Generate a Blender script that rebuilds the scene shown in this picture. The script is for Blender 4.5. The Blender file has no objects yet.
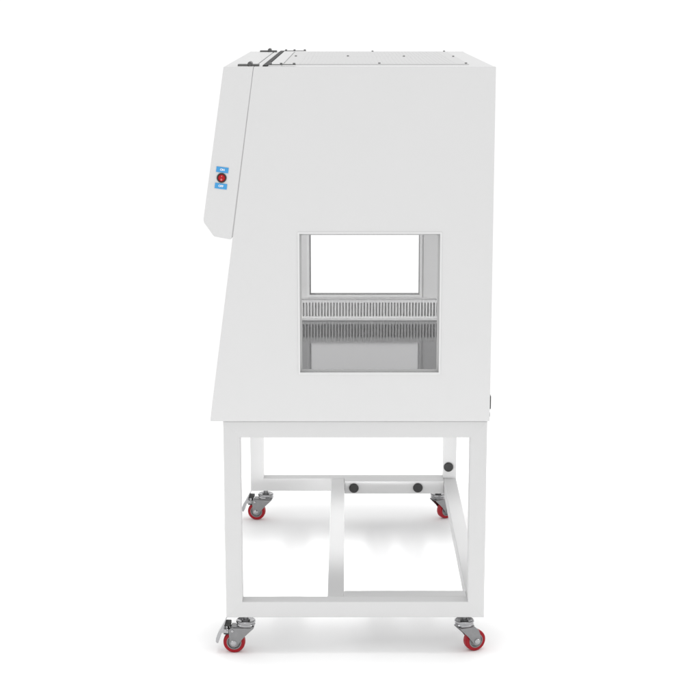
import bpy, bmesh, math, random
from mathutils import Vector, Matrix
S = bpy.context.scene
COL = S.collection
random.seed(4)

# ---------------------------------------------------------------- camera
W = 1.215            # cabinet width (away from the viewer)
H = 1.6076           # top of the cabinet above the floor
cam = bpy.data.cameras.new('camera')
cam.lens = 1655.8 / 700 * 36; cam.sensor_width = 36
cam.clip_start = 0.05; cam.clip_end = 200
co = bpy.data.objects.new('camera', cam); COL.objects.link(co)
co.location = (0.3167, -4.3094, 1.7832)
co.rotation_euler = (math.pi / 2 - 0.2101, 0, -0.0019)
S.camera = co
S.render.resolution_x = S.render.resolution_y = 1024

# ---------------------------------------------------------------- light: white studio
w = bpy.data.worlds.new('World'); S.world = w; w.use_nodes = True
bg = w.node_tree.nodes['Background']
bg.inputs[0].default_value = (1, 1, 1, 1); bg.inputs[1].default_value = 1.08; w.cycles.sampling_method = 'NONE'

def lamp(name, loc, target, sx, sy, power, spread=180):
    l = bpy.data.lights.new(name, 'AREA'); l.shape = 'RECTANGLE'; l.size = sx; l.size_y = sy; l.energy = power; l.spread = math.radians(spread)
    o = bpy.data.objects.new(name, l); COL.objects.link(o); o.location = loc
    d = Vector(target) - Vector(loc)
    o.rotation_euler = d.to_track_quat('-Z', 'Y').to_euler()
    return o
# added unseen narrow beams from both sides whiten floor before, under, behind the stand
for sx in (-1, 1):
    cx = 0.34 + sx * 1.5
    for ya, yb, p, sp in ((0.31, 0.96, 0.86, 13), (-1.30, -0.10, 1.0, 20), (1.46, 2.46, 0.9, 15)):
        yc = (ya + yb) / 2
        lamp('added_fill_lamp', (cx, yc, 1.42), (0.34, yc, 0.0), yb - ya, 0.80, p, sp)
    lamp('added_fill_lamp', (0.34 + sx * 0.965, 0.7, 1.40), (0.34 + sx * 0.96, 0.7, 0.0), 4.2, 1.1, 3.2, 12)  # added lamp above, whitening the floor beside the stand
    lamp('added_fill_lamp', (0.34 + sx * 1.54, -1.2, 0.33), (0.34 - sx * 0.11, 1.19, 0.31), 0.46, 0.50, 0.38, 6)  # added low lamp, brightening the far frame
# added unseen lamps outside the work opening, brightening the chamber
lamp('added_fill_lamp', (-1.6, 0.62, 1.35), (0.3, 0.62, 0.92), 0.40, 0.60, 3.0, 24)
lamp('added_fill_lamp', (-1.35, -0.10, 1.06), (0.34, 1.18, 0.92), 0.62, 0.55, 0.42, 8)

c = S.cycles
c.use_adaptive_sampling = False; c.blur_glossy = 1.0; c.sample_clamp_indirect = 4.0
c.use_denoising = True; c.denoising_input_passes = 'RGB_ALBEDO_NORMAL'; c.denoising_prefilter = 'ACCURATE'
S.view_settings.view_transform = 'Standard'; S.view_settings.look = 'None'
S.view_settings.exposure = 0.0; S.view_settings.gamma = 1.0

# ---------------------------------------------------------------- materials
def mat(name, col, rough=0.5, metal=0.0, bump=0.0, bscale=400, var=0.0, vscale=6, stretch=None, coat=0.0, spec=0.5):
    m = bpy.data.materials.new(name); m.use_nodes = True
    nt = m.node_tree; b = nt.nodes['Principled BSDF']
    b.inputs['Base Color'].default_value = (*col, 1); b.inputs['Roughness'].default_value = rough
    b.inputs['Metallic'].default_value = metal; b.inputs['Coat Weight'].default_value = coat
    b.inputs['Specular IOR Level'].default_value = spec
    tc = nt.nodes.new('ShaderNodeTexCoord'); vec = tc.outputs['Object']
    if stretch:
        mp = nt.nodes.new('ShaderNodeMapping'); mp.inputs['Scale'].default_value = stretch
        nt.links.new(vec, mp.inputs[0]); vec = mp.outputs[0]
    if var:
        n = nt.nodes.new('ShaderNodeTexNoise'); n.inputs['Scale'].default_value = vscale; n.inputs['Detail'].default_value = 4
        nt.links.new(vec, n.inputs['Vector'])
        r = nt.nodes.new('ShaderNodeMapRange')
        r.inputs['To Min'].default_value = 1 - var; r.inputs['To Max'].default_value = 1 + var
        nt.links.new(n.outputs['Fac'], r.inputs['Value'])
        mx = nt.nodes.new('ShaderNodeVectorMath'); mx.operation = 'SCALE'; mx.inputs[0].default_value = col
        nt.links.new(r.outputs[0], mx.inputs['Scale']); nt.links.new(mx.outputs[0], b.inputs['Base Color'])
        r2 = nt.nodes.new('ShaderNodeMapRange')
        r2.inputs['To Min'].default_value = max(0.02, rough * 0.85); r2.inputs['To Max'].default_value = min(1, rough * 1.15)
        nt.links.new(n.outputs['Fac'], r2.inputs['Value']); nt.links.new(r2.outputs[0], b.inputs['Roughness'])
    if bump:
        n2 = nt.nodes.new('ShaderNodeTexNoise'); n2.inputs['Scale'].default_value = bscale; n2.inputs['Detail'].default_value = 2
        nt.links.new(vec, n2.inputs['Vector'])
        bp = nt.nodes.new('ShaderNodeBump'); bp.inputs['Strength'].default_value = bump; bp.inputs['Distance'].default_value = 0.001
        nt.links.new(n2.outputs['Fac'], bp.inputs['Height']); nt.links.new(bp.outputs[0], b.inputs['Normal'])
    return m
WHITE = mat('white_powder_coat', (0.685, 0.685, 0.685), 0.45, bump=0.06, bscale=500, var=0.012, vscale=5)
TOPGREY = mat('white_filter_cover_paint', (0.63, 0.63, 0.63), 0.5, bump=0.1, bscale=300, var=0.02, vscale=20)
STANDW = mat('white_tube_powder_coat', (0.635, 0.635, 0.635), 0.45, bump=0.08, bscale=450, var=0.015, vscale=9)
UNDERDARK = mat('dark_bounce_cut_sheet', (0.20, 0.20, 0.205), 0.6, var=0.1, vscale=30)  # dark tone given to the unseen underside to deepen the floor shade
SHADEGASKET = mat('shade_toned_window_gasket', (0.34, 0.34, 0.34), 0.6)  # deep shade of the far window reveal put into the gasket colour
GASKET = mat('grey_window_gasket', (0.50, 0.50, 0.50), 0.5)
TRIM = mat('white_window_trim', (0.72, 0.72, 0.72), 0.35)
STEEL = mat('polished_stainless_steel', (0.20, 0.20, 0.205), 0.08, 0.80, var=0.03, vscale=5, stretch=(1, 40, 1))
GRILLE = mat('grille_painted_steel', (0.80, 0.80, 0.80), 0.4)
CHROME = mat('chrome_plating', (0.40, 0.40, 0.41), 0.14, 1.0, var=0.12, vscale=60)
ZINC = mat('zinc_plated_steel', (0.25, 0.25, 0.255), 0.34, 1.0, bump=0.15, bscale=700, var=0.15, vscale=90)
RED = mat('red_polyurethane', (0.31, 0.0012, 0.009), 0.38, var=0.16, vscale=60, coat=0.0, spec=0.3)
HUB = mat('grey_wheel_hub', (0.24, 0.24, 0.245), 0.4, 0.3)
BLACK = mat('black_plastic', (0.028, 0.028, 0.028), 0.55, bump=0.1, bscale=300)
SEAL = mat('black_rubber_seal', (0.03, 0.03, 0.03), 0.7)
HINGE = mat('dark_hinge_steel', (0.14, 0.14, 0.14), 0.4, 0.8, var=0.2, vscale=80)
SCREW = mat('screw_steel', (0.26, 0.26, 0.26), 0.4, 0.7)
BLUE = mat('blue_sticker', (0.05, 0.33, 0.68), 0.45)
INK = mat('white_lettering', (0.85, 0.9, 0.95), 0.6)
SWITCH = mat('red_switch_lens', (0.42, 0.002, 0.006), 0.25, spec=0.3)
SWMARK = mat('switch_marking', (0.8, 0.35, 0.33), 0.5)
FLOOR = mat('white_studio_floor', (0.955, 0.955, 0.955), 0.9, spec=0.0)

# ---------------------------------------------------------------- mesh helpers
def link(name, bm, m, parent=None, bevel=0.0, smooth=False, seg=2):
    bmesh.ops.recalc_face_normals(bm, faces=bm.faces)
    me = bpy.data.meshes.new(name); bm.to_mesh(me); bm.free()
    if m: me.materials.append(m)
    if smooth:
        for p in me.polygons: p.use_smooth = True
        me.set_sharp_from_angle(angle=math.radians(35))
    o = bpy.data.objects.new(name, me); COL.objects.link(o); o.parent = parent
    if bevel:
        md = o.modifiers.new('bevel', 'BEVEL'); md.width = bevel; md.segments = seg
        md.limit_method = 'ANGLE'; md.angle_limit = math.radians(25); md.harden_normals = True
        for p in me.polygons: p.use_smooth = True
        me.set_sharp_from_angle(angle=math.radians(25))
    return o
def box(bm, x0, x1, y0, y1, z0, z1, M=None):
    v = [bm.verts.new((x, y, z)) for x in (x0, x1) for y in (y0, y1) for z in (z0, z1)]
    for f in ((0,1,3,2),(4,6,7,5),(0,4,5,1),(2,3,7,6),(0,2,6,4),(1,5,7,3)): bm.faces.new([v[i] for i in f])
    if M: bmesh.ops.transform(bm, matrix=M, verts=v)
    return bm
def prism(bm, pts, y0, y1, M=None):
    """polygon of (x,z) extruded from y0 to y1"""
    a = [bm.verts.new((x, y0, z)) for x, z in pts]; b = [bm.verts.new((x, y1, z)) for x, z in pts]
    bm.faces.new(a); bm.faces.new(list(reversed(b))); n = len(pts)
    for i in range(n): bm.faces.new((a[i], a[(i+1) % n], b[(i+1) % n], b[i]))
    if M: bmesh.ops.transform(bm, matrix=M, verts=a + b)
    return bm
def ring_prism(bm, outer, inner, y0, y1):
    """four-cornered polygon with a four-cornered hole, extruded along y"""
    r = {}
    for k, y in ((0, y0), (1, y1)):
        r[k] = ([bm.verts.new((x, y, z)) for x, z in outer], [bm.verts.new((x, y, z)) for x, z in inner])
    for i in range(4):
        j = (i + 1) % 4
        for k in (0, 1): bm.faces.new((r[k][0][i], r[k][0][j], r[k][1][j], r[k][1][i]))
        for q in (0, 1): bm.faces.new((r[0][q][i], r[0][q][j], r[1][q][j], r[1][q][i]))
    return bm
def lathe(bm, prof, axis='z', c=(0, 0, 0), n=48):
    """closed profile of (r, h) turned about an axis; r = 0 ends are capped"""
    rows = []
    for r, h in prof:
        row = []
        for i in range(n):
            a = 2 * math.pi * i / n
            p = (r * math.cos(a), r * math.sin(a), h)
            if axis == 'y': p = (p[0], h, p[1])
            if axis == 'x': p = (h, p[0], p[1])
            row.append(bm.verts.new((p[0] + c[0], p[1] + c[1], p[2] + c[2])))
        rows.append(row)
    for a, b in zip(rows, rows[1:]):
        for i in range(n): bm.faces.new((a[i], a[(i+1) % n], b[(i+1) % n], b[i]))
    return rows
def disc(bm, r, h0, h1, axis='z', c=(0, 0, 0), n=40, edge=0.0):
    e = edge
    prof = [(r - e, h0), (r, h0 + math.copysign(e, h1 - h0)), (r, h1 - math.copysign(e, h1 - h0)), (r - e, h1)] if e else [(r, h0), (r, h1)]
    rows = lathe(bm, prof, axis, c, n)
    bm.faces.new(rows[0]); bm.faces.new(rows[-1])
    return bm
def BM(): return bmesh.new()
def empty(name, label, cat, loc=(0, 0, 0)):
    o = bpy.data.objects.new(name, None); COL.objects.link(o); o.location = loc
    o['label'] = label; o['category'] = cat; o.empty_display_size = 0.1
    return o

# ---------------------------------------------------------------- setting
bm = BM()
v = [bm.verts.new(p) for p in ((-60, -60, 0), (60, -60, 0), (60, 90, 0), (-60, 90, 0))]; bm.faces.new(v)
fl = link('floor', bm, FLOOR); fl['kind'] = 'structure'

# ---------------------------------------------------------------- the cabinet
cab = empty('laminar_flow_cabinet', 'white slant fronted steel laminar flow cabinet with square side windows, sitting on the wheeled stand', 'cabinet')
ZB = 0.668
SLX = lambda z: 0.0166 + (z - 1.162) * 0.1372           # slanted front edge
T = 0.03
OUT = [(SLX(ZB), ZB), (0.70, ZB), (0.70, H), (SLX(H), H)]
OPEN = [(0.191, 0.8014), (0.5625, 0.8014), (0.5625, 1.1765), (0.191, 1.1765)]
def grow(p, d):
    (x0, z0), (x1, z1) = p[0], p[2]
    return [(x0-d, z0-d), (x1+d, z0-d), (x1+d, z1+d), (x0-d, z1+d)]
for side in (0, 1):
    y0, y1 = (0, T) if side == 0 else (W - T, W)
    sp = link('side_panel', ring_prism(BM(), OUT, OPEN, y0, y1), WHITE, cab, 0.0016)
    s = 1 if side == 0 else -1; yo = 0 if side == 0 else W
    bm = BM()
    ring_prism(bm, grow(OPEN, 0.004), grow(OPEN, -0.0012), *sorted((yo - s * 0.002, yo + s * 0.003)))
    yi = yo + s * T
    ring_prism(bm, grow(OPEN, 0.007), grow(OPEN, -0.0008), *sorted((yi - s * 0.002, yi + s * 0.004)))
    link('window_trim', bm, TRIM, sp, 0.0008)
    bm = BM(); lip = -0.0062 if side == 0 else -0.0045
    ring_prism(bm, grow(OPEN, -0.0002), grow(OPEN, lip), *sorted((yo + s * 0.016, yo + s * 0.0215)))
    link('window_gasket', bm, GASKET if side == 0 else SHADEGASKET, sp, 0.0008)  # far gasket's colour carries the reveal's shade
# back, bottom, top, sloping front
link('back_panel', box(BM(), 0.672, 0.6985, T + .001, W - T - .001, ZB + .003, H - .012), WHITE, cab, 0.001)
link('bottom_panel', box(BM(), SLX(ZB) + .012, 0.6715, T + .001, W - T - .001, ZB + .001, ZB + .02), UNDERDARK, cab, 0.001)
link('top_panel', box(BM(), SLX(H) + .002, 0.6985, T + .0005, W - T - .0005, H - .011, H - .0006), WHITE, cab, 0.0008)
d = 0.006
link('front_wall', prism(BM(), [(SLX(1.165) + d, 1.165), (SLX(1.165) + d + .012, 1.165), (SLX(H - .012) + d + .012, H - .0125), (SLX(H - .012) + d, H - .0125)], T + .001, W - T - .001), WHITE, cab, 0.001)
link('front_sill', prism(BM(), [(SLX(ZB + .003) + .001, ZB + .021), (SLX(.73) + .001, 0.73), (SLX(.73) + .016, 0.735), (SLX(.73) + .05, 0.7125), (SLX(.73) + .05, ZB + .021)], T + .001, W - T - .001), WHITE, cab, 0.002)
link('air_diffuser', box(BM(), SLX(1.2) + .03, 0.6715, T + .001, W - T - .001, 1.205, 1.215), WHITE, cab)
# work surface
ZW = 0.7190
link('work_surface', box(BM(), SLX(.73) + .051, 0.6712, T + .001, W - T - .001, ZW - .002, ZW), STEEL, cab, 0.0006)
# slotted air grilles along both side walls
def grille(ya, yb, face, cavity, z1):
    """slotted sheet between ya and yb, its outer wall at `cavity`"""
    bm = BM(); x0, x1 = SLX(.73) + .053, 0.6705
    z0, s0, s1 = ZW + .0006, 0.7325, 0.7790
    box(bm, x0, x1, ya, yb, z0, s0); box(bm, x0, x1, ya, yb, s1, z1)
    pitch = 0.0102; x = x0
    while x < x1:
        box(bm, x, min(x + 0.0053, x1), ya, yb, s0, s1); x += pitch
    a, b = sorted((face, cavity)); box(bm, x0, x1, a, b, z1 - .0012, z1 + .0006)          # folded top edge
    c = ya - .009 if face == ya else yb + .009
    a, b = sorted((face, c)); box(bm, x0, x1, a, b, z0, z0 + .006)                          # folded bottom lip
    return bm
link('air_grille', grille(W - T - .0225, W - T - .021, W - T - .0225, W - T - .0002, 0.790), GRILLE, cab)
link('air_grille', grille(T + .021, T + .0225, T + .0225, T + .0002, 0.790), GRILLE, cab)
# hinged front cover
cov = [(SLX(H) - .0010, H), (0.0, H), (-0.0583, 1.2165), (-0.0585, 1.211), (-0.0570, 1.2045), (-0.0335, 1.1705), (-0.0300, 1.1682), (0.0100, 1.1605), (0.0142, 1.1620)]
fc = link('front_cover', prism(BM(), cov, 0.0002, W - .0002), WHITE, cab, 0.0016)
link('seam_shade_strip', prism(BM(), [(SLX(1.1645) - .006, 1.1665), (SLX(1.1645) + .004, 1.1665), (SLX(H - .004) + .004, H - .004), (SLX(H - .004) - .006, H - .004)], .0022, .0042), GASKET, cab)  # added grey strip in the seam; its tone stands for the gap's shade
# power switch and stickers on the cover's end
tilt = Matrix.Rotation(math.radians(7.6), 4, 'Y')
def place(x, z, y=0.0): return Matrix.Translation((x, y, z)) @ tilt
def tr(bm, M): bmesh.ops.transform(bm, matrix=M, verts=bm.verts[:]); return bm
bm = BM(); rows = lathe(bm, [(0.0128, -0.0005), (0.0128, -0.0022), (0.0118, -0.0034), (0.0098, -0.0036), (0.0092, -0.0012), (0.0092, -0.0005)], 'y', n=48)
swb = link('power_switch', tr(bm, place(-0.0092, 1.3225)), BLACK, cab, smooth=True)
bm = BM(); rows = lathe(bm, [(0.0091, -0.0008), (0.0091, -0.0030), (0.0082, -0.0042)], 'y', n=40); bm.faces.new(rows[-1])
rk = link('rocker', tr(bm, place(-0.0092, 1.3225)), SWITCH, swb, smooth=True)
bm = BM(); box(bm, -.0006, .0006, -.0047, -.0043, .0025, .0062)
rows = lathe(bm, [(0.0012, -.0043), (0.0022, -.0043), (0.0022, -.0047), (0.0012, -.0047), (0.0012, -.0043)], 'y', (0, 0, -.0042), 20)
link('switch_marking', tr(bm, place(-0.0092, 1.3225)), SWMARK, swb)
def sticker(x, z, txt):
    bm = BM(); box(bm, -.0158, .0158, -.0012, -.0003, -.0072, .0072)
    st = link('label_sticker', tr(bm, place(x, z)), BLUE, cab)
    st['label'] = 'blue sticker reading %s in white' % txt
    cu = bpy.data.curves.new('lettering', 'FONT'); cu.body = txt; cu.align_x = 'CENTER'; cu.align_y = 'CENTER'
    cu.size = 0.0076; cu.extrude = 0.0002; cu.offset = 0.0003; cu.space_character = 0.95
    t = bpy.data.objects.new('lettering_curve', cu); COL.objects.link(t)
    me = bpy.data.meshes.new_from_object(t.evaluated_get(bpy.context.evaluated_depsgraph_get()))
    bpy.data.objects.remove(t)
    me.transform(place(x, z) @ Matrix.Translation((0, -.0016, 0)) @ Matrix.Rotation(math.pi / 2, 4, 'X'))
    me.materials.clear(); me.materials.append(INK)
    o = bpy.data.objects.new('lettering', me); COL.objects.link(o); o.parent = st
sticker(-0.0070, 1.3435, 'ON'); sticker(-0.0115, 1.3010, 'OFF')

# top: filter cover, bolts, seal, hinges
fcov = link('filter_cover', box(BM(), 0.150, 0.640, 0.135, W - .06, H - .0008, H + .0022), TOPGREY, cab, 0.001)
link('edge_strip', box(BM(), 0.1135, 0.147, 0.035, W - .035, H - .0008, H + .0026), WHITE, cab, 0.0008)
bm = BM()
for ya, yb in ((.19, .62), (.66, W - .11)):
    for k in range(38): box(bm, .190 + k * .0112, .1945 + k * .0112, ya, yb, H + .0015, H + .0026)
link('vent_grille', bm, TOPGREY, fcov)
for x, y in ((.403, .148), (.633, .148), (.165, .70), (.32, .70), (.486, .68), (.632, .67), (.40, W - .072), (.632, W - .072)):
    bm = BM(); disc(bm, .0034, H + .002, H + .0055, 'z', (x, y, 0), 16, .001); link('bolt', bm, SCREW, fcov, smooth=True)
link('rubber_seal', box(BM(), 0.0995, 0.1115, 0.02, W - .012, H - .001, H + .0035), SEAL, cab, 0.001)
def hinge(y):
    t = H - .0004
    hg = link('hinge', box(BM(), 0.034, 0.0605, y - .02, y + .02, t, t + .0052), HINGE, cab, 0.0006)
    bm = BM(); disc(bm, .0058, y - .024, y + .024, 'y', (0.0655, 0, t + .0062), 24, .001); link('hinge_pin', bm, HINGE, hg, smooth=True)
    link('hinge_leaf', box(BM(), 0.0705, 0.0885, y - .02, y + .02, t, t + .0052), HINGE, hg, 0.0006)
    link('strap', box(BM(), 0.1125, 0.184, y - .008, y + .008, t + .003, t + .0048), HINGE, hg, 0.0004)
    for x in (.1185, .146, .1795):
        bm = BM(); disc(bm, .0036, t + .0046, t + .0086, 'z', (x, y, 0), 16, .001); link('screw', bm, SCREW, hg, smooth=True)
hinge(0.06); hinge(W - 0.03)
# power socket on the back, seen edge-on past the right hand edge
bm = BM(); box(bm, 0.6988, 0.7068, .045, .105, .690, .727); ps = link('power_socket', bm, BLACK, cab, 0.002)
bm = BM(); disc(bm, .007, 0.699, 0.7030, 'x', (0, .03, .6795), 16, .001); link('rear_screw', bm, SCREW, cab, smooth=True)

# ---------------------------------------------------------------- the stand
st = empty('wheeled_stand', 'white welded square tube stand on four red wheeled castors, carrying the cabinet', 'stand')
WS = W + 0.032      # the stand reaches a little past the cabinet at the far end
X0, X1, Z0, Z1, B = -0.0165, 0.6944, 0.109, 0.6674, 0.0455
def tube(name, p0, p1, across, up, miter0=0, miter1=0, r=0.0028, wid=None, hgt=None):
    """square tube from p0 to p1 (centre line); `across`/`up` span its section, ends cut at 45 degrees along `across`"""
    p0, p1, a, u = Vector(p0), Vector(p1), Vector(across), Vector(up)
    ax = (p1 - p0).normalized(); wid = wid or B; hgt = hgt or B; sec = []
    for cx, cy, q in ((1, 1, 0), (-1, 1, 90), (-1, -1, 180), (1, -1, 270)):
        for k in range(5):
            t = math.radians(q + k * 22.5)
            sec.append((cx * (wid / 2 - r) + r * math.cos(t), cy * (hgt / 2 - r) + r * math.sin(t)))
    bm = BM()
    p0 = p0 + ax * .00006 * miter0; p1 = p1 - ax * .00006 * miter1      # hairline weld seam
    r0 = [bm.verts.new(p0 + a * i + u * j + ax * (miter0 * i)) for i, j in sec]
    r1 = [bm.verts.new(p1 + a * i + u * j - ax * (miter1 * i)) for i, j in sec]
    n = len(sec)
    bm.faces.new(r0); bm.faces.new(list(reversed(r1)))
    for i in range(n): bm.faces.new((r0[i], r0[(i+1) % n], r1[(i+1) % n], r1[i]))
    return link(name, bm, STANDW, st, smooth=True)
def frame(ya, yb):
    y = (ya + yb) / 2; h = B / 2; d = yb - ya
    xa, xb, za, zb = X0 + h, X1 - h, Z0 + h, Z1 - h
    tube('leg', (xa, y, za), (xa, y, zb), (1, 0, 0), (0, 1, 0), 1, 1, hgt=d)
    tube('leg', (xb, y, za), (xb, y, zb), (-1, 0, 0), (0, 1, 0), 1, 1, hgt=d)
    tube('bottom_rail', (xa, y, za), (xb, y, za), (0, 0, 1), (0, 1, 0), 1, 1, hgt=d)
    tube('top_rail', (xa, y, zb), (xb, y, zb), (0, 0, -1), (0, 1, 0), 1, 1, hgt=d)
frame(.003, .048); frame(WS - .048, WS - .003)
for x in (X0 + .0005, X1 - B - .0005 + .0005):
    link('top_rail', box(BM(), x, x + B - .0005, .0482, WS - .0482, Z1 - B, Z1 - .0005), STANDW, st, 0.002)
link('side_rail', box(BM(), X1 - B + .0006, X1 - .0003, .0482, WS - .0482, Z0 + .0004, Z0 + B - .0004), STANDW, st, 0.002)
MX = 0.2625
link('middle_rail', box(BM(), MX, MX + .0455, .0482, WS - .0482, Z0 + .0004, Z0 + B - .0004), STANDW, st, 0.002)
e = 0.004
for a, b, e in ((.0481, .0935, .0006), (WS - .0935, WS - .0485, .004)):
    link('cross_rail', box(BM(), MX + .046, X1 - B + .0003, a, b, Z0 + e, Z0 + e + .0445), STANDW, st, 0.002)
for x, y, z in ((.3405, WS - .0935, .1340), (.5600, WS - .0935, .1350), (.6670, WS - .048, .1960)):
    bm = BM(); rows = lathe(bm, [(.0160, -.0002), (.0165, -.003), (.0160, -.0062), (.0135, -.0085), (.006, -.0094), (.001, -.0096)], 'y', (x, y, z), 32)
    bm.faces.new(rows[-1]); link('plastic_plug', bm, BLACK, st, smooth=True)

# castors: local x points from the swivel to the wheel
TRAIL, ZA, RW = 0.0325, -0.0785, 0.0305
def make_caster(brake):
    bm = BM()
    for s in (-1, 1):
        ya, yb = (s * .0150, s * .0178)
        pts = [(-.0235, -.0335), (.040, -.0335), (.047, -.040), (.0455, -.0505)]
        pts += [(TRAIL + .0125 * math.cos(a), ZA + .0125 * math.sin(a)) for a in [math.radians(q) for q in (20, -10, -40, -70, -100, -130, -160)]]
        pts += [(.0035, -.060)]
        if not brake: pts[1:4] = [(.024, -.0335), (.037, -.046), (.043, -.062)]
        prism(bm, pts, min(ya, yb), max(ya, yb))
    box(bm, -.0235, .040 if brake else .024, -.0148, .0148, -.0335, -.0305)
    root = link('caster', bm, ZINC, st, 0.0006)
    bm = BM()
    lathe(bm, [(.0070, -.0200), (.0120, -.0190), (.0195, -.0150), (.0240, -.0135), (.0268, -.0155), (.0275, -.0180), (.0262, -.0208), (.0238, -.0218), (.0245, -.0230), (.0266, -.0258), (.0252, -.0285), (.0210, -.0304), (.0070, -.0304), (.0070, -.0200)], 'z', n=56)
    link('swivel_ring', bm, CHROME, root, smooth=True)
    bm = BM(); disc(bm, .0075, -.0002, -.0125, 'z', n=24); disc(bm, .0118, -.0125, -.0195, 'z', n=6, edge=.0012); link('mounting_bolt', bm, ZINC, root, smooth=True)
    bm = BM()
    prof = [(.0207, -.0100), (.0285, -.0105), (.0300, -.0085), (RW, -.0045), (RW, .0045), (.0300, .0085), (.0285, .0105), (.0207, .0100), (.0207, -.0100)]
    lathe(bm, prof, 'y', (TRAIL, 0, ZA), 64); link('tyre', bm, RED, root, smooth=True)
    bm = BM()
    prof = [(.0010, -.0125), (.0085, -.0125), (.0100, -.0070), (.0165, -.0065), (.0180, -.0108), (.0206, -.0106), (.0206, .0106), (.0180, .0108), (.0165, .0065), (.0100, .0070), (.0085, .0125), (.001, .0125)]
    rows = lathe(bm, prof, 'y', (TRAIL, 0, ZA), 48); bm.faces.new(rows[0]); bm.faces.new(rows[-1])
    link('wheel_hub', bm, HUB, root, smooth=True)
    bm = BM()
    for s in (-1, 1):
        rows = lathe(bm, [(.0085, s * .0175), (.0085, s * .0195), (.0060, s * .0225), (.0045, s * .0230)], 'y', (TRAIL, 0, ZA), 24); bm.faces.new(rows[-1])
    disc(bm, .004, -.0175, .0175, 'y', (TRAIL, 0, ZA), 16)
    link('axle_bolt', bm, CHROME, root, smooth=True)
    if brake:
        bm = BM()
        M = Matrix.Translation((.0655, 0, -.044)) @ Matrix.Rotation(math.radians(-18), 4, 'Y')
        prism(bm, [(-.0020, .034), (.0004, .034), (.0050, .006), (.0085, -.010), (.0090, -.024), (.0070, -.034), (.0025, -.038), (-.0008, -.035), (-.0010, -.012), (-.0022, .006)], -.017, .017, M)
        bp = link('brake_pedal', bm, CHROME, root, 0.0008)
        bm = BM(); box(bm, .041, .0605, -.0132, .0132, -.0312, -.0200); box(bm, .044, .061, -.0142, .0142, -.0545, -.0440)
        link('brake_block', bm, BLACK, root, 0.002)
        bm = BM(); disc(bm, .0042, -.0205, .0205, 'y', (.036, 0, -.0425), 20, .0008); disc(bm, .0050, -.0205, .0205, 'y', (.0555, 0, -.0420), 20, .0008)
        box(bm, .0475, .0640, -.0172, -.0152, -.049, -.0360); box(bm, .0475, .0640, .0152, .0172, -.049, -.0360)
        link('brake_pivot', bm, CHROME, root, 0.0004)
    return root
def put(root, x, y, deg):
    root.location = (x, y, Z0); root.rotation_euler = (0, 0, math.radians(deg)); return root
def dup(root):
    r = root.copy(); COL.objects.link(r); r.parent = root.parent
    for c in list(root.children):
        k = c.copy(); COL.objects.link(k); k.parent = r
    return r
cb = make_caster(True); cn = make_caster(False)
put(cb, .0360, .0260, 177); put(dup(cb), .0345, WS - .028, 172)
put(cn, .6420, .0260, 24); put(dup(cn), .6335, WS - .028, 34)
